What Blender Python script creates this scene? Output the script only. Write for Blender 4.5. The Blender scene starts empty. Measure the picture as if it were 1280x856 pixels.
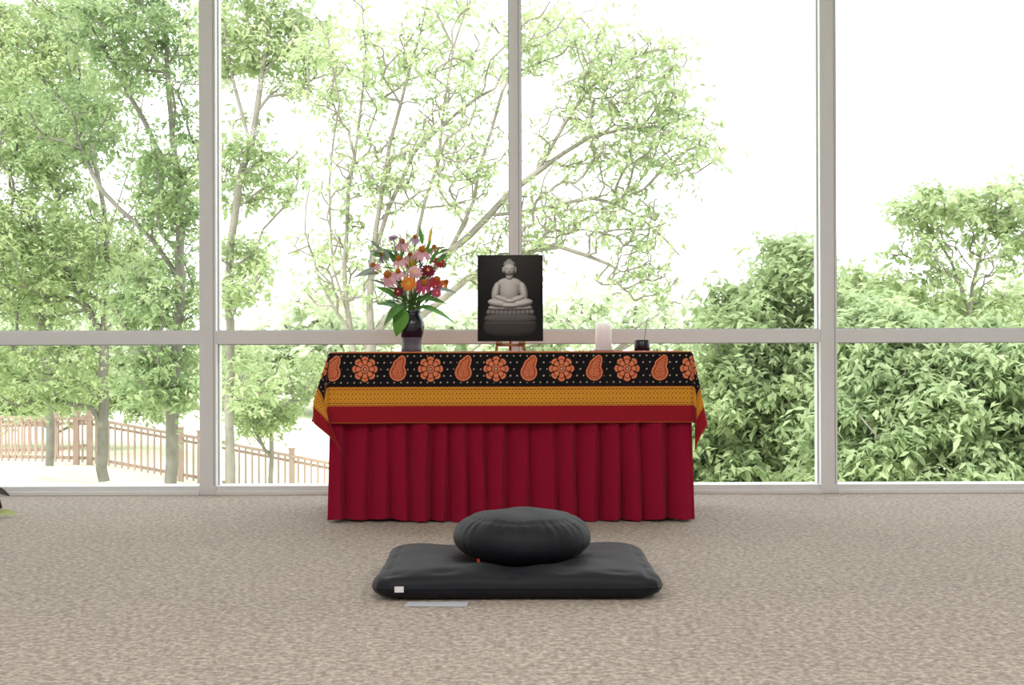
import bpy, math, random
import numpy as np
from mathutils import Vector, Matrix
random.seed(7); np.random.seed(7)
F=1700.0; H0=433.0; CH=0.78
sc=bpy.context.scene
sc.view_settings.view_transform='Standard'
sc.view_settings.look='None'
sc.view_settings.exposure=0
def P(px,py,Y): return Vector(((px-640)/F*Y, Y, CH-(py-H0)/F*Y))

# ---------------------------------------------------------------- materials
def mat(name,col=(.5,.5,.5),rough=.6,spec=.3,metal=0,noise=None,bump=None,sheen=0,attr=None,coat=0):
    m=bpy.data.materials.new(name); m.use_nodes=True
    nt=m.node_tree; b=nt.nodes['Principled BSDF']
    b.inputs['Base Color'].default_value=(*col,1); b.inputs['Roughness'].default_value=rough
    b.inputs['Specular IOR Level'].default_value=spec; b.inputs['Metallic'].default_value=metal
    b.inputs['Sheen Weight'].default_value=sheen; b.inputs['Coat Weight'].default_value=coat
    tc=nt.nodes.new('ShaderNodeTexCoord')
    if attr:
        a=nt.nodes.new('ShaderNodeAttribute'); a.attribute_name=attr
        nt.links.new(a.outputs['Color'],b.inputs['Base Color'])
    elif noise:
        sc_,col2,amt=noise
        n=nt.nodes.new('ShaderNodeTexNoise'); n.inputs['Scale'].default_value=sc_; n.inputs['Detail'].default_value=4
        nt.links.new(tc.outputs['Object'],n.inputs['Vector'])
        r=nt.nodes.new('ShaderNodeValToRGB'); r.color_ramp.elements[0].position=.5-amt; r.color_ramp.elements[1].position=.5+amt
        r.color_ramp.elements[0].color=(*col,1); r.color_ramp.elements[1].color=(*col2,1)
        nt.links.new(n.outputs['Fac'],r.inputs['Fac']); nt.links.new(r.outputs['Color'],b.inputs['Base Color'])
    if bump:
        s,st=bump
        n=nt.nodes.new('ShaderNodeTexNoise'); n.inputs['Scale'].default_value=s; n.inputs['Detail'].default_value=5
        nt.links.new(tc.outputs['Object'],n.inputs['Vector'])
        bp=nt.nodes.new('ShaderNodeBump'); bp.inputs['Strength'].default_value=st; bp.inputs['Distance'].default_value=.01
        nt.links.new(n.outputs['Fac'],bp.inputs['Height']); nt.links.new(bp.outputs['Normal'],b.inputs['Normal'])
    return m
def leafmat(name):
    m=bpy.data.materials.new(name); m.use_nodes=True; nt=m.node_tree; nt.nodes.clear()
    o=nt.nodes.new('ShaderNodeOutputMaterial'); a=nt.nodes.new('ShaderNodeAttribute'); a.attribute_name='Col'
    d=nt.nodes.new('ShaderNodeBsdfDiffuse'); t=nt.nodes.new('ShaderNodeBsdfTranslucent'); x=nt.nodes.new('ShaderNodeMixShader')
    x.inputs[0].default_value=.48
    nt.links.new(a.outputs['Color'],d.inputs['Color']); nt.links.new(a.outputs['Color'],t.inputs['Color'])
    nt.links.new(d.outputs[0],x.inputs[1]); nt.links.new(t.outputs[0],x.inputs[2]); nt.links.new(x.outputs[0],o.inputs[0])
    return m

# ---------------------------------------------------------------- mesh builder
def link(ob,parent=None):
    sc.collection.objects.link(ob)
    if parent: ob.parent=parent
    return ob
def empty(name,loc=(0,0,0)):
    e=bpy.data.objects.new(name,None); e.location=loc; e.empty_display_size=.1; sc.collection.objects.link(e)
    return e
class MB:
    def __init__(s): s.v=[]; s.f=[]; s.m=[]
    def add(s,vs,fs,mi=0):
        o=len(s.v); s.v+= [tuple(v) for v in vs]; s.f+=[tuple(i+o for i in f) for f in fs]; s.m+=[mi]*len(fs)
    def box(s,a,b,mi=0):
        x0,y0,z0=a; x1,y1,z1=b
        s.add([(x0,y0,z0),(x1,y0,z0),(x1,y1,z0),(x0,y1,z0),(x0,y0,z1),(x1,y0,z1),(x1,y1,z1),(x0,y1,z1)],
              [(0,3,2,1),(4,5,6,7),(0,1,5,4),(1,2,6,5),(2,3,7,6),(3,0,4,7)],mi)
    def tube(s,pts,rads,n=8,mi=0,cap=True):
        pts=[Vector(p) for p in pts]; vs=[]; fs=[]
        if not hasattr(rads,'__len__'): rads=[rads]*len(pts)
        for i,p in enumerate(pts):
            d=(pts[min(i+1,len(pts)-1)]-pts[max(i-1,0)]).normalized()
            u=d.cross(Vector((0.13,1,0.07))); 
            if u.length<1e-3: u=d.cross(Vector((1,0,0)))
            u.normalize(); w=d.cross(u)
            for k in range(n):
                a=2*math.pi*k/n; vs.append(p+(u*math.cos(a)+w*math.sin(a))*rads[i])
        for i in range(len(pts)-1):
            for k in range(n):
                fs.append((i*n+k,i*n+(k+1)%n,(i+1)*n+(k+1)%n,(i+1)*n+k))
        if cap: fs.append(tuple(range(n))[::-1]); fs.append(tuple((len(pts)-1)*n+k for k in range(n)))
        s.add(vs,fs,mi)
    def lathe(s,prof,c=(0,0,0),n=40,mi=0,fn=None,M=None):
        vs=[];fs=[];c=Vector(c)
        for (r,z) in prof:
            for k in range(n):
                a=2*math.pi*k/n; rr,zz=(r,z) if fn is None else fn(r,z,a)
                q=Vector((rr*math.cos(a),rr*math.sin(a),zz))
                if M: q=M@q
                vs.append(c+q)
        for i in range(len(prof)-1):
            for k in range(n):
                fs.append((i*n+k,i*n+(k+1)%n,(i+1)*n+(k+1)%n,(i+1)*n+k))
        s.add(vs,fs,mi)
    def leaf(s,base,d,nrm,L,W,bend=.2,mi=0,cup=.15,nseg=6,tipw=0.0):
        base=Vector(base); d=Vector(d).normalized(); nrm=Vector(nrm); side=d.cross(nrm)
        if side.length<1e-4: side=d.cross(Vector((1,0.2,0)))
        side.normalize(); up=side.cross(d).normalized()
        vs=[];fs=[]
        for i in range(nseg+1):
            t=i/nseg; w=W*.5*(math.sin(math.pi*min(1,t**.8*(1-tipw)+.02)))**.8
            c=base+d*(L*t)-up*(bend*L*t*t)
            vs+= [c-side*w+up*w*cup, c, c+side*w+up*w*cup]
        for i in range(nseg):
            a=i*3; fs+=[(a,a+1,a+4,a+3),(a+1,a+2,a+5,a+4)]
        s.add(vs,fs,mi)
    def build(s,name,mats,parent=None,smooth=True):
        me=bpy.data.meshes.new(name); me.from_pydata(s.v,[],s.f)
        for m in mats: me.materials.append(m)
        me.polygons.foreach_set('material_index',s.m)
        if smooth: me.polygons.foreach_set('use_smooth',[True]*len(s.f))
        me.update()
        return link(bpy.data.objects.new(name,me),parent)
def bevel(ob,w=.004,seg=2):
    b=ob.modifiers.new('b','BEVEL'); b.width=w; b.segments=seg; b.limit_method='ANGLE'

# ---------------------------------------------------------------- world + sun
w=bpy.data.worlds.new('World'); sc.world=w; w.use_nodes=True
bg=w.node_tree.nodes['Background']; bg.inputs[0].default_value=(.97,.985,1,1); bg.inputs[1].default_value=2.75
sl=bpy.data.lights.new('sun','SUN'); sl.energy=2.9; sl.angle=.05; sl.color=(1,.97,.9)
so=bpy.data.objects.new('sun',sl); sc.collection.objects.link(so)
so.rotation_euler=Vector((.35,.75,-1.0)).to_track_quat('-Z','Y').to_euler(); so.location=(0,-2,12)

# ---------------------------------------------------------------- room
WY=7.2; RX=6.5; RY0=-3.0; RH=3.3
def carpet():
    m=bpy.data.materials.new('carpet'); m.use_nodes=True; nt=m.node_tree; b=nt.nodes['Principled BSDF']
    tc=nt.nodes.new('ShaderNodeTexCoord')
    def noise(s,d=3,r=.6):
        n=nt.nodes.new('ShaderNodeTexNoise'); n.inputs['Scale'].default_value=s; n.inputs['Detail'].default_value=d; n.inputs['Roughness'].default_value=r
        nt.links.new(tc.outputs['Object'],n.inputs['Vector']); return n
    def ramp(src,p0,p1,c0,c1):
        r=nt.nodes.new('ShaderNodeValToRGB'); r.color_ramp.elements[0].position=p0; r.color_ramp.elements[1].position=p1
        r.color_ramp.elements[0].color=(*c0,1); r.color_ramp.elements[1].color=(*c1,1); nt.links.new(src,r.inputs[0]); return r
    def mix(mode,f,a,c):
        x=nt.nodes.new('ShaderNodeMix'); x.data_type='RGBA'; x.blend_type=mode
        if isinstance(f,float): x.inputs[0].default_value=f
        else: nt.links.new(f,x.inputs[0])
        nt.links.new(a,x.inputs[6]); nt.links.new(c,x.inputs[7]); return x.outputs[2]
    vo=nt.nodes.new('ShaderNodeTexVoronoi'); vo.inputs['Scale'].default_value=85; vo.inputs['Randomness'].default_value=1
    nt.links.new(tc.outputs['Object'],vo.inputs['Vector'])
    sepc=nt.nodes.new('ShaderNodeSeparateColor'); nt.links.new(vo.outputs['Color'],sepc.inputs[0])
    n1=noise(52,4); n2=noise(95,3,.7); n3=noise(1.1,2); n4=noise(330,2)
    c1=ramp(n1.outputs[0],.41,.59,(.265,.212,.172),(.475,.412,.350))
    c2=ramp(n2.outputs[0],.53,.61,(0,0,0),(1,1,1))
    c3=ramp(n4.outputs[0],.3,.7,(.225,.22,.23),(.345,.335,.335))
    x=mix('MIX',c2.outputs[0],c1.outputs[0],c3.outputs[0])
    cv=ramp(sepc.outputs[0],.0,1.0,(.70,.70,.71),(1.24,1.23,1.21))
    x=mix('MULTIPLY',.8,x,cv.outputs[0])
    c5=ramp(n4.outputs[0],.35,.65,(.8,.8,.8),(1.15,1.15,1.15))
    x=mix('MULTIPLY',.6,x,c5.outputs[0])
    c4=ramp(n3.outputs[0],.3,.7,(.94,.94,.94),(1.04,1.03,1.02))
    x=mix('MULTIPLY',1.0,x,c4.outputs[0])
    nt.links.new(x,b.inputs['Base Color']); b.inputs['Roughness'].default_value=.85; b.inputs['Specular IOR Level'].default_value=.15
    b.inputs['Sheen Weight'].default_value=.12
    bp=nt.nodes.new('ShaderNodeBump'); bp.inputs['Strength'].default_value=.2; bp.inputs['Distance'].default_value=.004
    nt.links.new(vo.outputs['Distance'],bp.inputs['Height']); nt.links.new(bp.outputs[0],b.inputs['Normal'])
    return m
m_wall=mat('wall_paint',(.78,.76,.74),.85,.2,noise=(3,(.8,.78,.76),.3),bump=(200,.05))
m_ceil=mat('ceiling_paint',(.82,.82,.81),.9,.1,bump=(150,.1))
def boxobj(name,a,b,m,parent=None,bev=0):
    q=MB(); q.box(a,b); o=q.build(name,[m],parent,False)
    if bev: bevel(o,bev)
    return o
boxobj('floor',(-RX,RY0,-.12),(RX,WY+.06,0),carpet())
boxobj('ceiling',(-RX,RY0,RH),(RX,WY+.1,RH+.15),m_ceil)
boxobj('wall_left',(-RX-.15,RY0,0),(-RX,WY+.1,RH),m_wall)
boxobj('wall_right',(RX,RY0,0),(RX+.15,WY+.1,RH),m_wall)
boxobj('wall_front',(-RX,RY0-.15,0),(RX,RY0,RH),m_wall)
for nm,a,b in (('baseboard_left',(-RX,RY0,0),(-RX+.015,WY-.1,.1)),('baseboard_right',(RX-.015,RY0,0),(RX,WY-.1,.1)),('baseboard_front',(-RX,RY0,0),(RX,RY0+.015,.1))):
    boxobj(nm,a,b,m_wall)
# window wall
S=F/WY
win=empty('window_1',(0,0,0))
m_fr=mat('anodised_aluminium',(.80,.82,.86),.42,.5,.0,bump=(60,.02))
m_fr2=mat('aluminium_gasket',(.40,.40,.41),.6,.3)
m_lt=mat('aluminium_edge',(.88,.88,.90),.4,.5,.0)
fr=MB()
xc=[(262-640)/S-1.62*2,(262-640)/S-1.62,(260.5-640)/S,(644.5-640)/S,(1035-640)/S,(1035-640)/S+1.65]
def zz(py): return CH-(py-H0)/S
ztr0,ztr1=zz(429),zz(412.5)
xs=xc
HW=[.044,.044,.044,.031,.044,.044]
for i,x in enumerate(xs):
    hw=HW[i]
    fr.box((x-hw,WY-.02,0),(x+hw,WY+.13,RH),0)
    fr.box((x-hw-.005,WY+.03,0),(x+hw+.005,WY+.05,RH),1)
    fr.box((x+hw-.014,WY-.024,0.051),(x+hw-.010,WY-.0195,RH),1)
edges=[-RX]+xs+[RX]
for i in range(len(edges)-1):
    a=edges[i]+(0 if i==0 else HW[i-1]); b=edges[i+1]-(0 if i==len(edges)-2 else HW[i])
    fr.box((a,WY-.015,ztr0),(b,WY+.12,ztr1),0)
    fr.box((a,WY+.03,ztr0-.005),(b,WY+.05,ztr1+.005),1)
    fr.box((a,WY-.015,0),(b,WY+.12,zz(606)),0)
    fr.box((a,WY-.03,0),(b,WY-.016,.022),2)
    fr.box((a,WY-.015,RH-.06),(b,WY+.12,RH),0)
fo=fr.build('frame',[m_fr,m_fr2,m_lt],win,False); bevel(fo,.003,2)
mg=bpy.data.materials.new('glass'); mg.use_nodes=True; nt=mg.node_tree; nt.nodes.clear()
o=nt.nodes.new('ShaderNodeOutputMaterial'); t=nt.nodes.new('ShaderNodeBsdfTransparent'); g=nt.nodes.new('ShaderNodeBsdfGlossy'); x=nt.nodes.new('ShaderNodeMixShader')
t.inputs[0].default_value=(.98,.99,.98,1); g.inputs['Roughness'].default_value=.02; x.inputs[0].default_value=.012
nt.links.new(t.outputs[0],x.inputs[1]); nt.links.new(g.outputs[0],x.inputs[2]); nt.links.new(x.outputs[0],o.inputs[0])
gm=MB(); gy=WY+.04
gm.add([(-RX,gy,0.03),(RX,gy,0.03),(RX,gy,RH),(-RX,gy,RH)],[(0,1,2,3)])
gm.build('glass_panes',[mg],win,False)

# unseen ceiling panels, added to brighten the room from behind the camera
m_fill=bpy.data.materials.new('fill_diffuser'); m_fill.use_nodes=True
b=m_fill.node_tree.nodes['Principled BSDF']; b.inputs['Emission Color'].default_value=(1,.95,.88,1); b.inputs['Emission Strength'].default_value=1.5
m_met=mat('white_metal',(.8,.8,.8),.4)
for x,y in ((-2.6,-1.0),(0,-1.0),(2.6,-1.0),(-2.6,1.8),(0,1.8),(2.6,1.8)):
    e=empty('added_ceiling_light',(x,y,RH))
    q=MB(); q.box((-.62,-.32,-.05),(.62,.32,0),0); q.box((-.58,-.28,-.056),(.58,.28,-.05),1); q.build('housing',[m_met,m_fill],e,False)
    l=bpy.data.lights.new('fill_lamp','AREA'); l.shape='RECTANGLE'; l.size=1.15; l.size_y=.55; l.energy=41; l.color=(1,.96,.93)
    lo=bpy.data.objects.new('fill_lamp',l); link(lo,e); lo.location=(0,0,-.07)

# ---------------------------------------------------------------- tablecloth
TX=-.007; TW=.803; TY0=6.05; TD=.70; TZ=.752; L=.315
TH=TD/2; TYC=TY0+TH
def lines(segs):
    out=[segs[0][0]]
    for a,b,st in segs:
        n=max(1,int(round((b-a)/st))); out+=list(np.linspace(a,b,n+1)[1:])
    return np.array(out)
A=lines([(-TW-L,-TW,.003),(-TW,TW,.0022),(TW,TW+L,.003)])
B=lines([(-TH-L,-TH,.0022),(-TH,TH,.006),(TH,TH+L,.012)])
AA,BB=np.meshgrid(A,B)
def drape(a,b):
    da=np.maximum(np.abs(a)-TW,0); db=np.maximum(np.abs(b)-TH,0)
    sx=np.sign(a); sy=np.sign(b)
    r=np.hypot(da,db); phi=np.arctan2(db,da+1e-9)
    cx=np.clip(a,-TW,TW); cy=np.clip(b,-TH,TH)
    flS=np.where(sx<0,.21,.12); flF=.06
    k=np.sin(phi)**2
    fl=flS*(1-k)+flF*k
    corner=((da>0)&(db>0)).astype(float)
    fl=fl+corner*(.05*np.sin(2*phi)**2+.07*np.sin(phi*6))
    wv=np.where(db>0,.008*np.sin(a*7+1)+.005*np.sin(a*17),0)+np.where((da>0)&(db==0),.02*np.sin(b*14+1.2),0)
    rnd=np.clip(r/.012,0,1)
    out=fl*r+.006*rnd+wv*(r/L)
    out=np.maximum(out,.004*rnd)
    down=np.sqrt(np.maximum(r**2-(fl*r)**2,0))
    dx=np.cos(phi)*sx; dy=np.sin(phi)*sy
    x=cx+dx*out; y=cy+dy*out; z=-down
    x=x-corner*sx*np.where(sx<0,.46,.10)*np.maximum(r-L*.72,0)*np.sin(2*phi)
    y=y-corner*np.where(sy<0,.18,0)*np.maximum(r-L*.72,0)*np.sin(2*phi)
    return x,y,z
X,Y_,Z=drape(AA,BB)
Z=Z+.0015*np.sin(AA*9)*np.sin(BB*11)*(np.hypot(np.maximum(np.abs(AA)-TW,0),np.maximum(np.abs(BB)-TH,0))<1e-6)
verts=np.stack([X+TX,Y_+TYC,Z+TZ+.004],-1).reshape(-1,3)
BLK=np.array((.006,.005,.008)); RED=np.array((.30,.008,.020)); GLD=np.array((.68,.31,.03)); COR=np.array((.74,.22,.10)); DRD=np.array((.24,.025,.018)); CRM=np.array((.62,.50,.33)); ORG=np.array((.7,.2,.03))
tA=TW+L-np.abs(AA); tB=TH+L-np.abs(BB)
tt=np.minimum(tA,tB); onB=tB<=tA
ss=np.where(onB,AA,BB)
C=np.zeros(AA.shape+(3,)); C[:]=BLK
def setc(mask,c): C[mask]=c
p=.0295
u=(ss/p)%1-.5; v=((tt-.165)/p)%1-.5
row=np.floor((tt-.165)/p)
u=np.where(row%2==0,u,((ss/p+.5)%1)-.5)
setc((np.hypot(u,v)*p<.0032),CRM)
pitch=.1455; s0=ss-((620-640)/(F/TY0)-TX)
idx=np.round(s0/pitch); lx=s0-idx*pitch; ly=tt-.240
r=np.hypot(lx,ly); th=np.arctan2(ly,lx)
fl=(idx%2==0)
rp=.056*(.76+.24*np.abs(np.cos(4*th))**.6)
setc(fl&(r<rp+.007),BLK); setc(fl&(r<rp),COR)
setc(fl&(r<rp*.80)&(r>rp*.72)&(r>.022),DRD)
setc(fl&(np.abs(np.sin(4*th))>.95)&(r<rp)&(r>.02),BLK)
setc(fl&(r<.020)&(r>.0165),BLK); setc(fl&(r<.0165),COR); setc(fl&(r<.010),DRD); setc(fl&(r<.005),CRM*.9)
pa=~fl
sd=np.full(AA.shape,9.0)
lx2=lx
for i in range(22):
    q=i/21
    if q<.45: cx=.0+.004*q; cy=-.016+.03*q/.45; rr=.037-.014*(q/.45)
    else:
        k=(q-.45)/.55; cx=.002+.018*math.sin(k*2.6); cy=.014+.036*math.sin(k*1.9); rr=.023*(1-k)+.005
    sd=np.minimum(sd,np.hypot(lx2-cx,ly-cy)-rr)
setc(pa&(sd<.007),BLK); setc(pa&(sd<0),COR); setc(pa&(sd<-.007)&(sd>-.0110),DRD)
rr2=np.hypot(lx2,ly+.014)
setc(pa&(sd<-.0110)&(np.abs((rr2/.009)%1-.5)<.16),DRD)
g=(tt<.163)
setc(g,GLD)
pp=.0165; u=(ss/pp)%1-.5; v=((tt-.078)/.0205); vr=v%1-.5
setc(g&(np.abs(u)*pp<.0026)&(np.abs(vr)*.0205<.0034),DRD*.7)
u2=((ss/pp+.5)%1)-.5; v2=((v+.5)%1)-.5
setc(g&(np.hypot(u2*pp,v2*.0205)<.0022),DRD*.9)
for l_ in (.161,.150,.088,.079): setc(g&(np.abs(tt-l_)<.0013),DRD)
setc(tt<.076,RED)
setc(tt<.003,ORG*.5)
setc((tt>.312)&(tt<.317),ORG*.9)
setc(tt>.317,RED*.9)
me=bpy.data.meshes.new('tablecloth')
nB,nA=AA.shape
ii=np.arange(nB*nA).reshape(nB,nA)
quads=np.stack([ii[:-1,:-1],ii[:-1,1:],ii[1:,1:],ii[1:,:-1]],-1).reshape(-1,4)
def npmesh(me,verts,quads,col=None,smooth=True):
    me.vertices.add(len(verts)); me.vertices.foreach_set('co',np.asarray(verts,np.float32).ravel())
    me.loops.add(quads.size); me.loops.foreach_set('vertex_index',quads.ravel().astype(np.int32))
    me.polygons.add(len(quads)); me.polygons.foreach_set('loop_start',np.arange(0,quads.size,quads.shape[1],dtype=np.int32))
    me.polygons.foreach_set('loop_total',np.full(len(quads),quads.shape[1],dtype=np.int32))
    if smooth: me.polygons.foreach_set('use_smooth',np.ones(len(quads),bool))
    me.update(calc_edges=True)
    if col is not None:
        at=me.color_attributes.new('Col','FLOAT_COLOR','POINT')
        c4=np.ones((len(verts),4),np.float32); c4[:,:3]=col.reshape(-1,3); at.data.foreach_set('color',c4.ravel())
npmesh(me,verts,quads,C)
me.materials.append(mat('batik_cotton',rough=.8,spec=.15,attr='Col',sheen=.05))
table=empty('altar_table',(0,0,0))
co=bpy.data.objects.new('tablecloth',me); link(co,table)

# table body
m_wood=mat('table_laminate',(.25,.16,.1),.5,noise=(8,(.3,.2,.12),.2))
q=MB(); q.box((TX-TW+.004,TY0+.004,TZ-.03),(TX+TW-.004,TY0+TD-.004,TZ-.001)); 
for sx in (-1,1):
    for sy in (0,1):
        x=TX+sx*(TW-.08); y=TY0+.08+sy*(TD-.16); q.tube([(x,y,0),(x,y,TZ-.03)],.018,10)
q.build('table_top',[m_wood],table,False)
# skirt
m_sk=mat('crimson_skirt',(.30,.005,.032),.8,.12,noise=(90,(.26,.004,.027),.2),bump=(350,.08),sheen=.05)
W2=TW-.006;D2=TH-.006
def ring(n=1700):
    tot=4*(W2+D2); out=[]
    for i in range(n):
        s=i/n*tot
        if s<2*W2: out.append((-W2+s,-D2,0,-1,s))
        elif s<2*W2+2*D2: out.append((W2,-D2+(s-2*W2),1,0,s))
        elif s<4*W2+2*D2: out.append((W2-(s-2*W2-2*D2),D2,0,1,s))
        else: out.append((-W2,D2-(s-4*W2-2*D2),-1,0,s))
    return out
rg=ring()
plx=[407,427,456,481,507,535,557,582,607,633,662,698,724,752,779,806,838,869]
plp=[(x-407)/462*2*W2 for x in plx]
rs=random.Random(3)
while plp[-1]<4*(W2+D2)-.12: plp.append(plp[-1]+rs.choice([.07,.085,.10,.12]))
plp[-1]=4*(W2+D2)
plp=np.array(plp); pa_=np.array([rs.uniform(.7,1.4) for _ in plp])
sk=[]; nz=30
for iz in range(nz):
    h=iz/(nz-1); z=.010+(TZ-.045)*(h)
    for (x,y,nx,ny,s) in rg:
        k=np.searchsorted(plp,s,side='right')-1; k=min(k,len(plp)-2)
        wdt=plp[k+1]-plp[k]
        t=(s-plp[k]+.006*math.sin(h*4+k*1.7))/wdt; t=min(max(t,0),1)
        prof=(t**.8)*(1 if t<.78 else max(0,math.cos((t-.78)/.22*math.pi/2)))
        prof=.25*math.sin(math.pi*t)**.7+.9*prof
        amp=(.056*(1-h)+.026*h)*pa_[k]*(.6+.4*min(1,wdt/.09))
        if abs(nx)>0: amp*=.5
        o=-.036+amp*prof+.008*math.sin(s*4.3+h*2)*(1-h)
        ed=min(abs(abs(x)-W2),1)*abs(ny)+min(abs(abs(y)-D2),1)*abs(nx)
        e_=min(1,ed/.05)
        o=o*e_+.002*(1-e_)+.012*(1-h)
        fx=.018*(1-h)*(x/W2)**5 if abs(ny)>0 else 0
        fy=-.012*(1-h)*(1-e_) if abs(nx)>0 and y<0 else 0
        sk.append((x+TX+nx*(o+.006*(1-h))+fx,y+TYC+ny*o+fy,z+((.004*math.sin(s*9)+.003*math.sin(s*31)) if iz==0 else 0)))
n=len(rg); fs=[(i*n+k,i*n+(k+1)%n,(i+1)*n+(k+1)%n,(i+1)*n+k) for i in range(nz-1) for k in range(n)]
q=MB(); q.add(sk,fs); q.build('skirt',[m_sk],table)

# ---------------------------------------------------------------- buddha picture
pw,ph=.305,.405; nx,ny=240,320
gx=np.linspace(597,679,nx); gy_=np.linspace(317,426,ny)
GX,GY=np.meshgrid(gx,gy_)
hgt=np.full(GX.shape,-9.0); alb=np.zeros(GX.shape)
def ell(cx,cy,rx,ry,rz,z0=0,a=.6,rot=0,pw_=2):
    global hgt,alb
    c,s=math.cos(rot),math.sin(rot); dx=GX-cx; dy=GY-cy; ux=(dx*c+dy*s)/rx; uy=(-dx*s+dy*c)/ry
    q=1-np.abs(ux)**pw_-np.abs(uy)**pw_; hh=np.where(q>0,z0+rz*np.sqrt(np.maximum(q,0)),-9)
    m=hh>hgt; alb=np.where(m,a,alb); hgt=np.maximum(hgt,hh)
ell(638,409,34,15,14,0,.07,0,2.6); ell(638,398,33,9,15,0,.15,0,2.2)
for i in range(11): ell(611+i*5.4,390+(1.2-abs(i-5)*.25),3.4,3.8,5,9-abs(i-5)*.9,.26)
ell(638,384,28,4.2,12,2,.58,0,2.6)
ell(624,378.5,14.5,5.8,10,8,.74,.16); ell(652,378.5,14.5,5.8,10,8,.74,-.16); ell(638,381,13,4.2,9,11,.76)
ell(637,362,13,16,11,4,.72); ell(637,354,16,8.5,9,3,.72)
ell(620,364,5.2,13,8,6,.72,.20); ell(654.5,364,5.2,13,8,6,.72,-.20)
ell(629,373,11,3.8,6,11,.74,.32); ell(646,373,11,3.8,6,11,.74,-.32); ell(638,375.5,6.5,3,6,14,.8)
ell(637,345,4.6,4.5,6,6,.64)
ell(637,334.5,7.6,8.8,8,10,.78); ell(637,329,7.6,5.4,7,9,.44); ell(637,325,4.2,3,4,10,.40)
ell(629.1,336,1.3,4,3,9,.7); ell(644.9,336,1.3,4,3,9,.7); ell(637,336,1.0,2.4,2,17,.8)
gyy,gxx=np.gradient(hgt,gy_,gx); gyy=np.clip(gyy,-3,3); gxx=np.clip(gxx,-3,3)
nn=np.sqrt(gxx**2+gyy**2+1); lam=np.clip((.20*gxx+.55*gyy*1+.95)/nn/1.12,0.14,1)
fold=np.ones(GX.shape)
rob=(GY>350)&(GY<372)&(np.abs(GX-637)<14)
dg=(GX-637)*.55+(GY-350)
fold=np.where(rob&(np.abs((dg/4.2)%1-.5)<.10),.80,fold)
rb=np.random.rand(*GX.shape)*.08+.96
val=np.where(hgt>-5,alb*lam*fold*rb,0.010+.045*np.clip(1-np.abs(GX-640)/60,0,1)*np.clip((372-GY)/60,0,1)**.8)
for ex in (634,640): val=np.where((np.abs(GX-ex)<1.7)&(np.abs(GY-334.2)<.5),val*.4,val)
val=np.where((np.abs(GX-637)<2)&(np.abs(GY-340)<.5),val*.5,val)
val=np.where((np.abs(GY-403)<.7)&(hgt>-5),val*1.7,val)
colb=np.stack([val*1.0,val*.985,val*.96],-1)
pv=np.stack([(GX-638)/82*pw,np.zeros_like(GX),(426-GY)/109*ph],-1).reshape(-1,3)
pic=empty('buddha_picture',P(638,426,6.36)); pic.rotation_euler=(math.radians(-5),0,0)
mp=bpy.data.meshes.new('print'); ii=np.arange(nx*ny).reshape(ny,nx)
npmesh(mp,pv,np.stack([ii[1:,:-1],ii[1:,1:],ii[:-1,1:],ii[:-1,:-1]],-1).reshape(-1,4),colb)
mp.materials.append(mat('photo_print',attr='Col',rough=.5,spec=.12))
o=bpy.data.objects.new('print',mp); link(o,pic); o.location=(0,-.0006,0)
o=boxobj('mount_board',(-pw/2-.001,0,-.001),(pw/2+.001,.010,ph+.001),mat('black_board',(.012,.012,.013),.5),pic,.001)
m_ez=mat('easel_wood',(.42,.22,.10),.5,noise=(30,(.5,.28,.14),.2))
ez=empty('tabletop_easel',(P(638,426,6.36).x,6.36,TZ+.005))
q=MB(); zl=.806-TZ-.005
for sx in (-1,1):
    q.tube([(sx*.066,.014,.004),(sx*.055,.040,.10),(sx*.014,.074,.36)],.0065,8)
    q.box((sx*.052-.014,-.010,zl-.013),(sx*.052+.014,.03,zl-.003))
q.box((-.070,.014,zl-.026),(.070,.024,zl-.013)); q.tube([(0,.074,.34),(0,.17,.004)],.006,8); q.box((-.02,.066,.34),(.02,.080,.38))
q.build('easel_frame',[m_ez],ez)

# ---------------------------------------------------------------- candle
cz=TZ+.006
cd=empty('pillar_candle',(P(754.5,438,6.4).x,6.4,cz))
m_wax=mat('white_wax',(.98,.97,.94),.45,.4)
b=m_wax.node_tree.nodes['Principled BSDF']; b.inputs['Subsurface Weight'].default_value=.9; b.inputs['Subsurface Radius'].default_value=(1,.95,.85); b.inputs['Subsurface Scale'].default_value=.08
q=MB(); q.lathe([(0.001,.004),(.036,.004),(.0385,.007),(.0385,.122),(.037,.132),(.034,.135),(.031,.132),(.026,.123),(.012,.120),(.001,.120)],n=48)
q.build('wax',[m_wax],cd)
q=MB(); q.tube([(0,0,.118),(.001,0,.129),(.004,0,.134)],.0012,6); q.build('wick',[mat('wick',(.02,.02,.02),.9)],cd)
q=MB(); q.lathe([(.001,0),(.046,0),(.050,.003),(.050,.006),(.046,.004),(.001,.004)],n=48); q.build('saucer',[mat('saucer_glass',(.75,.75,.74),.15,.5)],cd)
# incense
ic=empty('incense_holder',(P(802.5,438,6.4).x,6.4,cz))
q=MB(); q.lathe([(.001,0),(.034,0),(.036,.003),(.036,.050),(.034,.052),(.032,.050),(.032,.040),(.001,.040)],n=40)
q.build('cup',[mat('black_ceramic',(.012,.012,.014),.25,.5)],ic)
q=MB(); q.lathe([(.001,.042),(.031,.041)],n=30); q.build('ash',[mat('ash',(.3,.29,.27),.95)],ic)
q=MB(); q.tube([(.006,0,.03),(.030,0,.165)],.0013,6); q.build('incense_stick',[mat('incense',(.16,.10,.06),.9)],ic)

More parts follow.
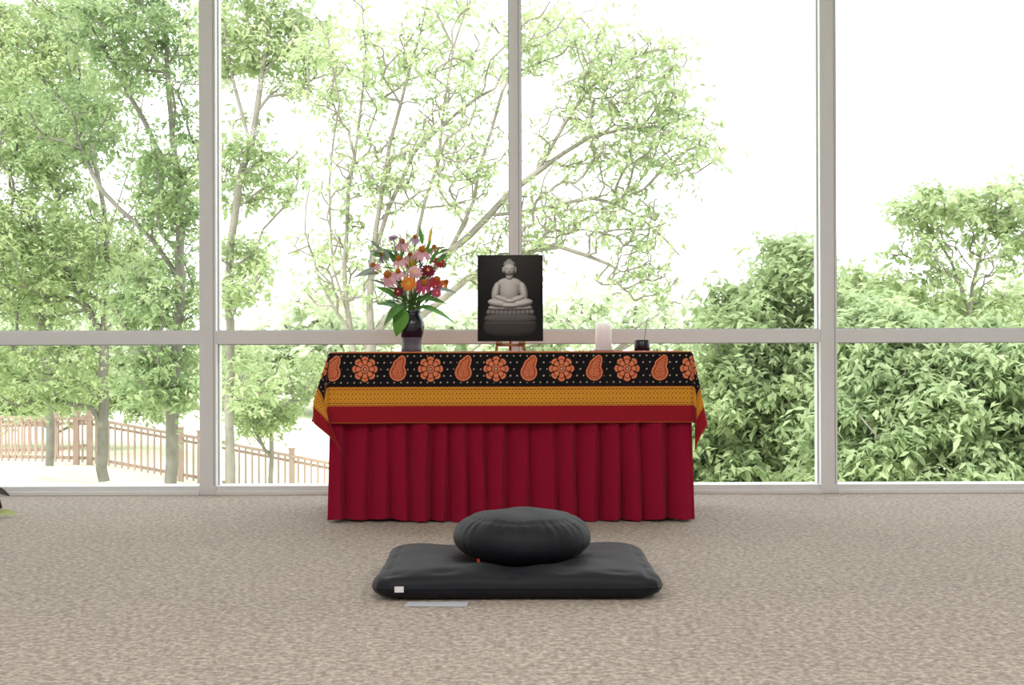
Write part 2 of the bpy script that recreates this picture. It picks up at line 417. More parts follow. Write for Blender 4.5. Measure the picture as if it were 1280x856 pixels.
# ---------------------------------------------------------------- vase + bouquet
vs_=empty('flower_vase',(P(514.5,438,6.38).x,6.38,cz))
q=MB()
pf=[(.001,0),(.046,0),(.048,.004),(.046,.02),(.046,.045),(.050,.066)]
pf2=[(.050,.066),(.056,.085),(.061,.112),(.060,.135),(.053,.158),(.044,.172),(.042,.182),(.048,.192),(.046,.193),(.039,.182),(.04,.17),(.03,.1)]
q.lathe(pf,n=56,mi=0); q.lathe(pf2,n=56,mi=1)
q.build('vase',[mat('grey_glaze',(.10,.11,.14),.3,.4,coat=.2,noise=(20,(.16,.17,.20),.25)),mat('navy_glaze',(.008,.011,.022),.15,.4,coat=.5)],vs_)
m_st=mat('stem_green',(.09,.20,.04),.6); m_lf=mat('leaf_green',(.06,.20,.04),.5,noise=(12,(.12,.30,.06),.25)); m_lg=mat('leaf_sage',(.25,.33,.26),.6)
m_lb=mat('leaf_bright',(.12,.36,.05),.5)
m_pk=mat('petal_pink',(.80,.40,.50),.6,noise=(20,(.88,.58,.64),.2)); m_pp=mat('petal_purple',(.52,.40,.58),.6); m_rd=mat('petal_red',(.50,.04,.06),.6); m_mg=mat('petal_magenta',(.60,.09,.22),.6)
m_or=mat('petal_orange',(.85,.30,.05),.6); m_yl=mat('petal_yellow',(.85,.60,.10),.6); m_cn=mat('cone_centre',(.50,.17,.03),.8,bump=(300,.5)); m_dk=mat('petal_maroon',(.22,.02,.05),.6)
BM=[m_st,m_lf,m_lg,m_lb,m_pk,m_pp,m_rd,m_mg,m_or,m_yl,m_cn,m_dk]
def bp(px,py,dy=0):
    Yb=6.38+dy; p=P(px,py,Yb); return Vector((p.x,Yb,p.z))-Vector(vs_.location)
mouth=Vector((0,0,.185))
fb=MB(); sb=MB(); rr=random.Random(5)
def stem(to,r=.0022,sag=.0):
    b0=Vector((rr.uniform(-.02,.02),rr.uniform(-.02,.02),.10)); m1=mouth+Vector((rr.uniform(-.03,.03),rr.uniform(-.03,.03),0))
    mid=m1.lerp(to,.55)+Vector((0,0,.02+sag)); pts=[b0]
    for i in range(9):
        t=i/8; pts.append((1-t)**2*m1+2*t*(1-t)*mid+t*t*to)
    sb.tube(pts,r,6,0)
    return (to-mid).normalized(),pts
def ball(c,rx,rz,mi,ax=Vector((0,0,1)),mb=None,n=12):
    M=ax.to_track_quat('Z','Y').to_matrix(); pr=[(max(1e-4,rx*math.sin(math.pi*i/8)),-rz*math.cos(math.pi*i/8)) for i in range(9)]
    (mb or fb).lathe(pr,c,n,mi,M=M)
def cone_flower(c,ax,R,pm,droop=.5,n=12,cm=10):
    ax=Vector(ax).normalized(); M=ax.to_track_quat('Z','Y').to_matrix()
    for i in range(n):
        a=2*math.pi*(i+rr.uniform(-.2,.2))/n; d=M@Vector((math.cos(a),math.sin(a),-droop*.6+rr.uniform(-.1,.1)))
        fb.leaf(c+d*R*.15,d,ax,R*.95,R*.38,bend=droop*.5,mi=pm,tipw=.12)
    ball(c+ax*R*.08,R*.34,R*.32,cm,ax)
def zinnia(c,ax,R,pm,cm=9):
    ax=Vector(ax).normalized(); M=ax.to_track_quat('Z','Y').to_matrix()
    for k,(rad,el,n) in enumerate(((1,.05,14),(.78,.3,12),(.55,.6,9))):
        for i in range(n):
            a=2*math.pi*(i+.5*k+rr.uniform(-.2,.2))/n; d=M@Vector((math.cos(a),math.sin(a),el))
            fb.leaf(c+ax*R*.05*k+d*R*.1,d,ax,R*rad,R*.42,bend=.15,mi=pm,tipw=.15)
    ball(c+ax*R*.15,R*.25,R*.2,cm,ax)
def spike(c,d,Ln,pm,w=.012):
    d=Vector(d).normalized()
    for i in range(26):
        t=i/25; a=i*2.4; u=d.cross(Vector((0,1,.1))).normalized(); v=d.cross(u)
        o=(u*math.cos(a)+v*math.sin(a)); fb.leaf(c+d*Ln*t,o+d*.8,d,w*1.6*(1-.6*t),w*.7,bend=.1,mi=pm,nseg=3)
FL=[('c',485,343,-.05,15,4,(-.3,-.7,.6)),('c',499,323,-.02,12,4,(-.2,-.6,.8)),('c',528,312,-.03,14,4,(.1,-.6,.8)),('c',503,302,.02,12,4,(0,-.5,.9)),
('c',530,353,-.07,13,7,(.2,-.8,.5)),('c',547,349,-.04,11,6,(.4,-.6,.5)),('z',511,354,-.09,9,8,(0,-1,.3)),('z',550,328,-.0,9,6,(.4,-.6,.7)),
('c',477,318,.03,10,5,(-.5,-.5,.7)),('z',535,338,-.02,9,11,(.2,-.8,.5)),('c',467,331,.02,10,4,(-.6,-.4,.7)),
('z',498,364,-.08,6,11,(-.2,-1,.1)),('c',519,296,.05,9,5,(.1,-.5,.9)),('z',546,366,-.05,6,7,(.4,-.9,.1)),('z',492,297,.0,7,5,(-.2,-.4,.9)),('c',558,352,.03,9,8,(.6,-.5,.5)),
('z',514,328,.03,8,9,(0,-.7,.7)),('c',513,318,.04,10,4,(0,-.6,.8)),('c',543,309,.04,10,4,(.2,-.5,.9)),('z',519,340,-.05,9,4,(.1,-.9,.5)),('c',498,339,-.06,10,4,(-.1,-.7,.7))]
for k,px,py,dy,R,pm,ax in FL:
    c=bp(px,py,dy); stem(c); R_=R/F*6.38
    if k=='c': cone_flower(c,ax,R_,pm,droop=.75)
    else: zinnia(c,ax,R_,pm)
for px,py,dx,pm,Ln in ((537,305,.05,3,.07),(552,314,.12,8,.075),(490,306,-.15,5,.07),(509,300,.0,3,.05),(544,318,.1,9,.06),(466,338,-.5,5,.05),(501,306,-.05,5,.06),(476,322,-.3,2,.06),(530,300,.02,5,.05),(555,335,.3,3,.05)):
    c=bp(px,py,rr.uniform(-.03,.05)); stem(c,.0016); spike(c,(dx,0,1),Ln,pm,.010)
def bigleaf(b,d,Ln,W,mi,bend=.35,nrm=(0,-.6,1)): fb.leaf(b,d,nrm,Ln,W,bend=bend,mi=mi,nseg=10)
bigleaf(bp(506,386,-.05),(-.25,-.25,-.7),.13,.075,3,.3,(0,-1,.4)); bigleaf(bp(504,382,-.06),(-.5,-.4,-.1),.10,.055,1,.9)
bigleaf(bp(522,384,-.03),(.7,-.2,.15),.15,.045,3,.9); bigleaf(bp(520,375,-.04),(.6,-.4,.3),.13,.05,1,.7)
for px,py,d,Ln,W,mi in ((474,341,(-1,0,.08),.13,.05,2),(470,336,(-1,-.2,-.1),.10,.035,2),(540,360,(1,-.1,.02),.12,.04,2),(500,385,(-.6,-.4,.3),.12,.05,1),(515,385,(.1,-.6,.8),.12,.05,1),(515,372,(.5,-.5,.5),.12,.055,3),(498,374,(-.6,-.3,.6),.12,.055,3),(528,374,(.6,-.2,.5),.12,.05,1),(508,375,(-.2,-.5,.9),.13,.055,1),(490,360,(-.7,-.2,.5),.11,.03,2),(520,330,(.3,0,1),.09,.03,1),(538,330,(.4,0,1),.09,.025,3),(495,330,(-.4,0,1),.09,.03,1),(536,308,(.12,0,1),.11,.016,9),(528,305,(-.1,0,1),.09,.02,3),(512,362,(-.1,-.8,.6),.10,.05,3),(505,388,(-.4,-.7,-.2),.09,.05,1)):
    bigleaf(bp(px,py,rr.uniform(-.04,.02)),d,Ln,W,mi,.3)
for i in range(95):
    py=rr.uniform(312,392); f_=(392-py)/80; px=514+rr.uniform(-1,1)*(14+28*f_)
    a=(px-514)/40
    fb.leaf(bp(px,py,rr.uniform(-.03,.07)),(a+rr.uniform(-.5,.5),rr.uniform(-.7,.1),rr.uniform(.1,1)),(rr.uniform(-.5,.5),-.6,.7),rr.uniform(.04,.08),rr.uniform(.012,.028),bend=.3,mi=rr.choice([1,1,1,3,2]))
sb.build('stems',[m_st],vs_); fb.build('bouquet',BM,vs_)

# ---------------------------------------------------------------- meditation mat + cushion
m_bk=mat('black_cotton',(.0065,.0078,.0125),.60,.26,noise=(150,(.010,.0115,.017),.25),bump=(45,.10),sheen=.02)
mt=empty('meditation_mat',(.014,4.50,0))
MW,MD,MH=.452,.345,.096
def pillow(u,v,top):
    e=(1-abs(u)**9)*(1-abs(v)**7); e=max(e,0)**.42
    sx=1-.02*(1-abs(v)**2)*abs(u)**3; sy=1-.03*(1-abs(u)**2)*abs(v)**3
    x=u*MW*sx; y=v*MD*sy
    rc=max(0,abs(u)-.86)/.14*max(0,abs(v)-.82)/.18
    x*=1-.045*rc; y*=1-.055*rc
    zc=.040
    if top:
        z=zc+(MH-zc)*e
        z+=.004*math.sin(x*17+y*6)*e+.003*math.sin(y*31-x*8+1)*e
        d=math.hypot(x-.014,y)
        z-=.034*math.exp(-(d/.19)**4)
        z+=.006*math.sin(math.atan2(y,x-.014)*9+1)*math.exp(-((d-.27)/.07)**2)*e
        z-=.004*math.exp(-((abs(u)-.90)/.03)**2)*(1+math.sin(y*60))*e
        z-=.003*math.exp(-((abs(v)-.88)/.05)**2)*(1+math.sin(x*48+math.sin(x*13)))*e
    else: z=zc-(zc-.002)*min(1,e*1.25)
    return (x,y,z)
q=MB(); N1,N2=150,110
def sp(i,n): t=-1+2*i/n; return math.sin(t*math.pi/2)*.75+t*.25
for top in (True,False):
    vs=[pillow(sp(i,N1),sp(j,N2),top) for j in range(N2+1) for i in range(N1+1)]
    fs=[]
    for j in range(N2):
        for i in range(N1):
            a=j*(N1+1)+i; f=(a,a+1,a+N1+2,a+N1+1); fs.append(f if top else f[::-1])
    q.add(vs,fs)
q.build('mat_cover',[m_bk],mt)
q=MB(); pts=[]
for i in range(N1+1): pts.append(pillow(sp(i,N1),-1,True))
for j in range(1,N2+1): pts.append(pillow(1,sp(j,N2),True))
for i in range(N1-1,-1,-1): pts.append(pillow(sp(i,N1),1,True))
for j in range(N2-1,-1,-1): pts.append(pillow(-1,sp(j,N2),True))
q.tube(pts,.0028,6); q.build('seam_piping',[m_bk],mt)
m_tag=mat('tag_white',(.75,.76,.78),.7)
q=MB(); q.box((-.375,-MD-.004,.030),(-.347,-MD-.001,.048)); o=q.build('label_tag',[m_tag],mt,False); o.location=(0,.004,0)
# zafu
zf=empty('meditation_cushion',(.028,4.50,0))
R=.223; prof=[]
zc_=.150
for i in range(49):
    a=-math.pi/2+math.pi*i/48; c=math.cos(a); s=math.sin(a)
    r=R*abs(c)**.80 if c>1e-6 else 0.0005
    z=zc_+(.093 if s>0 else .085)*math.copysign(abs(s)**.92,s)
    prof.append((max(r,.0005),z))
def zfn(r,z,a):
    q_=r/R
    side=math.exp(-((q_-.86)/.13)**2)
    wr=(.0022*math.sin(a*23+2*math.sin(a*5))+.0016*math.sin(a*41+1.3))*side*(.3+.7*(z<zc_))
    w_=.005*math.sin(2*a+2.2)+.0035*math.sin(3*a+1)
    cr=.003*math.sin(r*math.cos(a)*38+1.5*math.sin(r*math.sin(a)*17))*(1-q_**2)*(z>zc_)
    seam=-.003*math.exp(-((r-.172)/.006)**2) if z>zc_+.03 else 0
    return r+wr+w_*q_, z+.004*math.sin(2*a+.5)*q_+wr*.9+cr+seam
q=MB(); q.lathe(prof,n=260,fn=zfn); q.build('cushion_cover',[m_bk],zf)
q=MB(); q.box((-.006,-.001,-.005),(.006,.001,.005)); o=q.build('red_tag',[mat('tag_red',(.6,.03,.03),.7)],zf,False)
a=math.radians(227); o.location=((R-.022)*math.cos(a),(R-.022)*math.sin(a),.096); o.rotation_euler=(0,0,a+math.pi/2)
# paper strip
ps=MB(); xx0=(505-640)/F*4.12; xx1=(583-640)/F*4.12
ps.add([(xx0,4.085,.003),(xx1,4.075,.003),(xx1+.004,4.13,.006),(xx0+.01,4.13,.006),(xx0,4.085,.001),(xx1,4.075,.001),(xx1+.004,4.13,.004),(xx0+.01,4.13,.004)],[(0,1,2,3),(4,7,6,5),(0,4,5,1),(1,5,6,2),(3,2,6,7),(0,3,7,4)])
ps.build('paper_card',[mat('card_white',(.50,.53,.60),.4)],None,False)

# ---------------------------------------------------------------- plant just left of frame
pl=empty('potted_plant',(-2.72,6.35,0))
q=MB(); q.lathe([(.001,0),(.13,0),(.14,.01),(.17,.25),(.18,.26),(.18,.29),(.165,.29),(.16,.26),(.001,.25)],n=40); q.build('pot',[mat('dark_pot',(.03,.022,.02),.4)],pl)
q=MB()
for i in range(26):
    a=rr.uniform(0,6.28); q.leaf((.03*math.cos(a),.03*math.sin(a),.26),(math.cos(a),math.sin(a),rr.uniform(.8,2)),(0,0,1),rr.uniform(.22,.30),.05,bend=.6,mi=0,nseg=8)
q.tube([(.1,-.03,.26),(.24,-.05,.26),(.33,-.06,.14),(.36,-.07,.04)],.006,6,1)
q.leaf((.30,-.06,.13),(.9,-.1,-.1),(0,-.6,1),.10,.045,.3,1)
q.leaf((.33,-.09,.022),(1,-.1,-.0),(0,-.5,1),.12,.055,.05,0)
q.build('foliage',[mat('yellow_green_leaf',(.40,.45,.16),.5),mat('brown_leaf',(.05,.03,.02),.6)],pl)

# ---------------------------------------------------------------- outside terrain
def ground(x,y):
    t=min(max((y-8)/18,0),1); e=np.interp(x,[-12,-8.1,-6.04,-3.36,0,6],[-1.39,-1.45,-1.84,-2.33,-2.55,-2.6])
    z=-.3*(1-t)+e*t
    if y>45: z+=.012*(y-45)
    return z
q=MB(); xs_=np.linspace(-70,70,71); ys=list(np.linspace(7.4,30,24))+list(np.linspace(33,150,24))
q.v=[(float(x),float(y),float(ground(x,y))) for y in ys for x in xs_]
for j in range(len(ys)-1):
    for i in range(len(xs_)-1):
        a=j*len(xs_)+i; q.f.append((a,a+1,a+len(xs_)+1,a+len(xs_))); q.m.append(0)
q.build('ground',[mat('overexposed_grass',(.58,.63,.43),.95,.1,noise=(.8,(.74,.76,.60),.25),bump=(20,.4))])  # grass colour paled to give the lawn an overexposed look

# fence
m_fc=mat('cedar_fence',(.38,.27,.23),.8,.2,noise=(5,(.46,.34,.29),.25))
def fence(name,nodes,Yf,hpx):
    q=MB(); hh=hpx/F*Yf
    pts=[P(a,b_,Yf) for a,b_ in nodes]
    for p0,p1 in zip(pts[:-1],pts[1:]):
        d=p1-p0; Ls=d.length; n=max(1,int(Ls/.125))
        def bar(off,th,wd):
            a=p0+Vector((0,0,-off)); b_=p1+Vector((0,0,-off))
            q.add([(a.x,a.y-wd,a.z-th),(b_.x,b_.y-wd,b_.z-th),(b_.x,b_.y+wd,b_.z-th),(a.x,a.y+wd,a.z-th),(a.x,a.y-wd,a.z),(b_.x,b_.y-wd,b_.z),(b_.x,b_.y+wd,b_.z),(a.x,a.y+wd,a.z)],[(0,3,2,1),(4,5,6,7),(0,1,5,4),(1,2,6,5),(2,3,7,6),(3,0,4,7)])
        bar(0,.05,.07); bar(.10,.05,.02); bar(hh-.14,.06,.02)
        for i in range(n+1):
            c=p0.lerp(p1,i/n)
            if i%14==0: q.box((c.x-.05,c.y-.05,c.z-hh-.5),(c.x+.05,c.y+.05,c.z+.10)); q.box((c.x-.065,c.y-.065,c.z+.10),(c.x+.065,c.y+.065,c.z+.13))
            else: q.box((c.x-.018,c.y-.045,c.z-hh+.03),(c.x+.018,c.y-.02,c.z-.03))
    q.build(name,[m_fc],None,False)
fence('wooden_fence',[(-140,515),(112,520),(250,545),(430,580)],26,58)
fence('wooden_fence',[(-140,524),(70,522),(112,516)],27.5,45)

# ---------------------------------------------------------------- trees
m_leaf=leafmat('tree_leaves'); 
def barkmat(c): return mat('bark',c,.9,.1,noise=(6,tuple(min(1,k*1.35) for k in c),.25))
m_bark=barkmat((.24,.225,.195)); m_bark2=barkmat((.18,.17,.15))
def make_tree(name,stems,Y,blobs,leaf=(.11,.05),cols=((.30,.46,.16),(.20,.34,.11)),bark=None,seed=1,rmax=.10,droop=.3,k=.45,rtwig=.006):
    rg_=np.random.RandomState(seed)
    pos=[];par=[];plen=[]
    for st in stems:
        prev=-1
        pts=[P(a[0],a[1],Y+(a[2] if len(a)>2 else 0)) for a in st]
        if pos:
            d=[(Vector(p)-pts[0]).length for p in pos]; j=int(np.argmin(d)); 
            if d[j]<1.0: prev=j
        dense=[]
        for i in range(len(pts)-1):
            p0=pts[max(i-1,0)];p1=pts[i];p2=pts[i+1];p3=pts[min(i+2,len(pts)-1)]
            n=max(2,int((p2-p1).length/.3))
            for t_ in range(n):
                t=t_/n
                c=.5*((2*p1)+(p2-p0)*t+(2*p0-5*p1+4*p2-p3)*t*t+(-p0+3*p1-3*p2+p3)*t*t*t)
                dense.append(c+Vector(rg_.normal(0,.012,3)))
        dense.append(pts[-1])
        for p_ in dense:
            pos.append(tuple(p_)); par.append(prev); plen.append(0 if prev<0 else plen[prev]+(Vector(pos[prev])-p_).length); prev=len(pos)-1
    nst=len(pos)
    att=[]
    for (cx,cy,rx,ry,dd,na,nl,sg) in blobs:
        c=P(cx,cy,Y+dd[0]); 
        for _ in range(na):
            while True:
                v=rg_.uniform(-1,1,3)
                if v@v<1: break
            att.append((c.x+v[0]*rx/F*Y,c.y+v[1]*dd[1],c.z+v[2]*ry/F*Y,nl,sg))
    base=np.array(pos[0]); att.sort(key=lambda a:(a[0]-base[0])**2+(a[1]-base[1])**2+(a[2]-base[2])**2)
    cap=4000+len(att)*14; PA=np.zeros((cap,3)); PL=np.zeros(cap); PA[:nst]=pos; PL[:nst]=plen; n_=nst
    par=par+[0]*(cap-nst)
    for a in att:
        t=np.array(a[:3]); d=np.linalg.norm(PA[:n_]-t,axis=1); cost=d+k*PL[:n_]*.6+.6*np.maximum(PA[:n_,2]-t[2]+d*.25,0)
        j=int(np.argmin(cost)); p0=PA[j].copy(); pd=PA[j]-PA[par[j]] if par[j]>=0 else np.array([0,0,.3])
        pd=pd/(np.linalg.norm(pd)+1e-6); D=d[j]; m1=p0+pd*D*.35+np.array([0,0,.08*D]); nseg=int(min(10,max(2,D/.28))); prev=j
        if n_+nseg+2>cap: break
        for i in range(1,nseg+1):
            s=i/nseg; q_=(1-s)**2*p0+2*s*(1-s)*m1+s*s*t+rg_.normal(0,.018,3)*(s<1)
            PA[n_]=q_; par[n_]=prev; PL[n_]=PL[prev]+D/nseg; prev=n_; n_+=1
    PA=PA[:n_]; par=np.array(par[:n_])
    wt=np.zeros(n_); ch=np.zeros(n_,int)
    main=-np.ones(n_,int)
    for i in range(n_-1,-1,-1):
        if ch[i]==0: wt[i]=max(wt[i],1)
        if par[i]>=0:
            p_=par[i]; wt[p_]+=wt[i]; ch[p_]+=1
            if main[p_]<0 or wt[main[p_]]<wt[i]: main[p_]=i
    wmax=wt.max(); rad=rtwig+(rmax-rtwig)*(wt/wmax)**.55
    dirs=np.zeros((n_,3)); has=par>=0; dirs[has]=PA[has]-PA[par[has]]; dirs[~has]=(0,0,1)
    for i in range(n_):
        if main[i]>=0: dirs[i]=dirs[i]/(np.linalg.norm(dirs[i])+1e-9)+(PA[main[i]]-PA[i])/(np.linalg.norm(PA[main[i]]-PA[i])+1e-9)
    dirs/=np.linalg.norm(dirs,axis=1)[:,None]+1e-9
    E=np.nonzero(has)[0]; ns=6
    def rings(c,d,r):
        ref=np.array([.05,1,.03]); u=np.cross(d,ref); u/=np.linalg.norm(u,axis=1)[:,None]+1e-9; w_=np.cross(d,u)
        a=np.arange(ns)*2*math.pi/ns
        return c[:,None]+r[:,None,None]*(u[:,None]*np.cos(a)[None,:,None]+w_[:,None]*np.sin(a)[None,:,None])
    pr=par[E]; ismain=main[pr]==E; ed=PA[E]-PA[pr]; ed/=np.linalg.norm(ed,axis=1)[:,None]+1e-9
    d0=np.where(ismain[:,None],dirs[pr],ed); r0=np.where(ismain,rad[pr],np.minimum(rad[pr],rad[E]*1.25))
    V0=rings(PA[pr],d0,r0); V1=rings(PA[E],dirs[E],rad[E])
    VB=np.concatenate([V0,V1],1).reshape(-1,3); o=(np.arange(len(E))*2*ns)[:,None]
    kk=np.arange(ns); QB=np.stack([o+kk,o+(kk+1)%ns,o+ns+(kk+1)%ns,o+ns+kk],-1).reshape(-1,4)
    LC=[];LS=[]
    for a in att:
        nl=a[3]
        if nl<=0: continue
        nt_=max(1,nl//9)
        c=np.array(a[:3])
        tips=c+rg_.normal(0,a[4],(nt_,3))*np.array([1,1,.6])
        tone=rg_.uniform(0,1)
        ntw=np.repeat(np.arange(nt_),9)
        s=np.tile(np.linspace(.15,1,9),nt_)[:,None]
        dr=tips[ntw]-c; pts=c+dr*s; pts[:,2]-=droop*.25*s[:,0]**2*np.linalg.norm(dr,axis=1)
        pts+=rg_.normal(0,.025,pts.shape)
        LC.append(pts); LS.append(np.clip(tone+rg_.normal(0,.25,len(pts)),0,1))
    LCa=np.concatenate(LC); LSa=np.concatenate(LS); n=len(LCa)
    az=rg_.uniform(0,2*math.pi,n); el=rg_.normal(-droop,.45,n)
    d=np.stack([np.cos(az)*np.cos(el),np.sin(az)*np.cos(el),np.sin(el)],-1)
    nr=np.stack([rg_.normal(0,.5,n),rg_.normal(-.25,.5,n),np.ones(n)],-1)
    sd=np.cross(d,nr); sd/=np.linalg.norm(sd,axis=1)[:,None]+1e-9
    sz=rg_.uniform(.65,1.25,n)[:,None]; ln=leaf[0]*sz; wd=leaf[1]*sz*.5
    up=np.cross(sd,d)
    VL=np.stack([LCa,LCa+d*ln*.45+sd*wd+up*wd*.25,LCa+d*ln-up*ln*.12,LCa+d*ln*.45-sd*wd+up*wd*.25],1).reshape(-1,3)
    QL=np.arange(4*n).reshape(n,4)+len(VB)
    c0=np.array(cols[0]);c1=np.array(cols[1]); CL=c0*LSa[:,None]+c1*(1-LSa[:,None]); CL=np.repeat(CL,4,0)
    V=np.concatenate([VB,VL]); Q=np.concatenate([QB,QL]); CC=np.concatenate([np.zeros((len(VB),3))+.3,CL])
    me=bpy.data.meshes.new(name); npmesh(me,V,Q,CC,smooth=False)
    me.materials.append(bark or m_bark); me.materials.append(m_leaf)
    mi=np.zeros(len(Q),np.int32); mi[len(QB):]=1; me.polygons.foreach_set('material_index',mi); me.update()
    link(bpy.data.objects.new(name,me))
G1=((.53,.62,.34),(.36,.46,.24)); G2=((.57,.66,.39),(.42,.52,.29)); G3=((.42,.52,.28),(.25,.35,.18)); HAZE_PALE=((.72,.79,.60),(.60,.68,.49))  # leaf colours paled in place of haze and glare, palest for distant trees
make_tree('deciduous_tree',[[(213,600),(216,500),(226,350),(222,230),(212,110),(200,-80)],[(222,230),(180,150),(120,40)],[(226,350),(190,300),(150,260)]],18,
 [(205,60,70,90,(0,1.2),56,60,.30),(220,230,38,90,(0,1),56,60,.26),(150,30,70,60,(0,1),36,60,.3),(200,370,55,50,(0,1),44,60,.25),(205,465,45,45,(0,.8),38,70,.25),(90,150,60,50,(0.5,1),30,60,.3)],
 cols=G3,bark=m_bark2,seed=2,rmax=.085)
make_tree('deciduous_tree',[[(128,600),(130,420),(134,290),(118,190),(95,60),(80,-90)],[(134,290),(165,200),(185,60),(200,-60)],[(130,420),(80,330),(30,260)]],21,
 [(40,110,75,110,(0,1.6),120,85,.34),(50,-10,90,60,(0,1.5),50,70,.34),(45,300,85,90,(0,1.5),120,85,.32),(150,340,55,60,(0,1.2),46,60,.3),(60,460,90,50,(0,1.2),70,70,.3),(-40,200,60,200,(0,1),60,60,.3)],
 cols=G1,bark=m_bark2,seed=3,rmax=.09)
make_tree('deciduous_tree',[[(60,620),(62,500),(50,380),(40,240),(48,100),(60,-60)]],25,
 [(70,120,100,110,(0,1.8),80,80,.38),(60,330,110,80,(0,1.8),90,80,.38),(200,300,60,120,(0,1.4),36,60,.34)],
 leaf=(.14,.065),cols=G3,bark=m_bark2,seed=33,rmax=.08)
make_tree('deciduous_tree',[[(288,612),(287,500),(287,400),(284,350),(296,260),(312,180),(330,90),(348,-60)],[(296,260),(330,230),(372,190)],[(312,180),(290,100),(282,20)],[(330,90),(370,50),(420,20)]],15.8,
 [(300,50,36,80,(.3,.7),40,50,.24),(365,60,60,70,(.3,.7),44,45,.26),(300,200,36,70,(.3,.6),28,40,.22),(350,210,40,50,(.3,.5),18,36,.22),(300,340,40,50,(0,.7),30,50,.22),(310,470,45,40,(0,.6),20,40,.2),(330,-20,70,40,(.3,.7),24,50,.25)],
 cols=G2,seed=4,rmax=.055)
make_tree('honey_locust_tree',[[(452,640),(450,520),(440,420),(432,330),(436,240),(450,150),(456,60),(448,-60)],
 [(440,420),(400,350),(382,290),(388,230)],
 [(450,520),(462,430),(466,330),(478,230),(500,130),(528,40),(540,-50)],
 [(462,430),(500,380),(560,320),(610,268),(670,215),(740,172),(820,160),(880,185)],
 [(560,320),(590,250),(612,160),(650,70),(700,0)],
 [(500,380),(520,300),(548,200),(560,100),(590,-20)],
 [(440,420),(418,330),(412,230),(424,130),(410,40)],
 [(466,330),(486,260),(520,190),(570,140),(620,110)],
 [(610,268),(680,262),(740,250),(800,270),(850,320)],
 [(670,215),(730,120),(790,70),(860,60)],
 [(462,430),(520,400),(580,352),(640,320),(700,310),(760,330)]],14,
 [(440,80,70,80,(0,.8),70,18,.22),(560,60,70,70,(0,1),66,18,.22),(700,50,80,60,(0,1),66,18,.22),(790,100,85,60,(0,1),90,20,.22),(840,180,65,50,(0,.9),70,20,.2),(740,170,80,60,(0,.9),74,14,.2),(690,270,80,50,(0,.8),84,6,.18),(790,280,60,50,(0,.8),68,9,.18),(560,200,80,80,(0,1),116,8,.2),(460,220,60,70,(0,.8),80,9,.2),(400,330,40,60,(0,.7),34,9,.2),(480,340,60,50,(0,.8),54,5,.2),(620,330,70,30,(0,.6),40,4,.2),(800,345,60,34,(0,.6),36,4,.2)],
 leaf=(.10,.04),cols=G2,bark=barkmat((.27,.25,.215)),seed=5,rmax=.072,k=.3,rtwig=.0060)
RB=((.52,.62,.36),(.38,.48,.27)); RB2=((.56,.66,.40),(.41,.52,.30))  # shrub leaves paled too, haze mixed into their colour
make_tree('leafy_shrub',[[(950,720),(955,560),(975,430),(1000,330)],[(955,560),(910,470),(890,400)],[(975,430),(1030,380)]],14,
 [(990,335,40,38,(0,.8),44,70,.18),(930,400,60,45,(0,.8),60,70,.20),(960,490,95,70,(0,.9),130,95,.2),(940,590,110,60,(0,.9),90,90,.2),(1040,420,50,60,(0,.8),50,80,.18),(870,560,50,80,(.8,.8),50,80,.2)],
 leaf=(.12,.05),cols=RB,seed=6,rmax=.05,droop=.4)
make_tree('leafy_shrub',[[(1150,740),(1150,580),(1140,470),(1110,390)],[(1150,580),(1220,500),(1260,430)],[(1150,580),(1080,500)]],12.3,
 [(1100,425,60,50,(.3,.6),56,75,.16),(1130,510,100,75,(0,.7),130,95,.18),(1240,480,80,80,(0,.7),100,95,.18),(1180,590,140,60,(0,.7),110,95,.18),(1060,560,50,80,(.3,.6),50,90,.18),(1320,520,60,100,(0,.7),50,80,.18)],
 leaf=(.12,.048),cols=RB2,seed=7,rmax=.05,droop=.4)
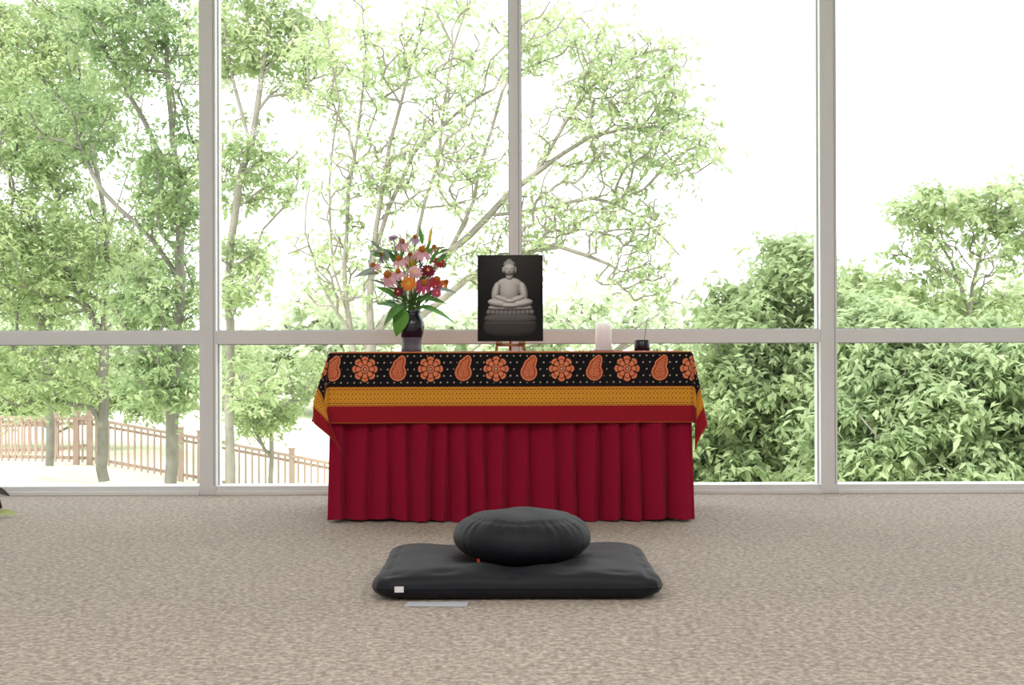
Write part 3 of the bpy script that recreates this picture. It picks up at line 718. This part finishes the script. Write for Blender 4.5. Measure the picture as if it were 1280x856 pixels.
make_tree('small_tree',[[(1212,640),(1210,500),(1214,400),(1222,330),(1240,270)],[(1214,400),(1190,330),(1160,285),(1130,262)],[(1222,330),(1265,290),(1300,240)]],17,
 [(1165,262,50,26,(0,.8),40,30,.17),(1250,255,46,38,(0,.8),44,32,.18),(1150,310,36,26,(0,.7),22,24,.17),(1210,330,60,40,(0,.8),44,14,.18),(1300,300,60,60,(0,.8),40,36,.2),(1130,380,60,40,(0,.8),36,40,.18),(1230,400,80,40,(0,.9),50,40,.2),(1060,370,30,40,(0,.7),24,50,.18)],
 leaf=(.13,.055),cols=G2,seed=8,rmax=.04)
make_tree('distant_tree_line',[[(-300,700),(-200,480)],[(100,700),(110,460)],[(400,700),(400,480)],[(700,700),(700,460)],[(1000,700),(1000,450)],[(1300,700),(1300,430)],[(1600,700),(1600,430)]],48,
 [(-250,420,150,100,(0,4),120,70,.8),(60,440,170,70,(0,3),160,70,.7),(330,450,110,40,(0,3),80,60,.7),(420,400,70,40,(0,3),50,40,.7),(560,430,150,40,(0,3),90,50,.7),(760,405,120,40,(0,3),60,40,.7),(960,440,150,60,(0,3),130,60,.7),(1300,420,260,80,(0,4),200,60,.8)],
 leaf=(.42,.22),cols=HAZE_PALE,seed=9,rmax=.2,rtwig=.02)
make_tree('meadow_shrub',[[(340,620),(340,520)],[(330,560),(300,500)]],22,
 [(330,515,40,28,(0,1),50,60,.22),(390,470,40,30,(0,1),30,40,.25),(300,450,30,20,(0,1),20,40,.25)],cols=G1,seed=11,rmax=.04)
make_tree('leafy_shrub',[[(70,600),(70,500),(66,470)],[(70,540),(20,500)],[(70,540),(150,500)]],30,
 [(70,480,80,30,(0,1.5),70,70,.35),(190,490,50,30,(0,1.2),40,60,.3),(0,490,60,30,(0,1.2),40,60,.3)],leaf=(.2,.08),cols=G2,seed=12,rmax=.05)

# ---------------------------------------------------------------- camera
cam=bpy.data.cameras.new('camera'); cam.sensor_width=36; cam.lens=F/1280*36; cam.clip_end=400
cobj=bpy.data.objects.new('camera',cam); sc.collection.objects.link(cobj)
cobj.location=(0,0,CH); cobj.rotation_euler=(math.radians(90)+math.atan((H0-428)/F),math.radians(.17),0)
sc.camera=cobj
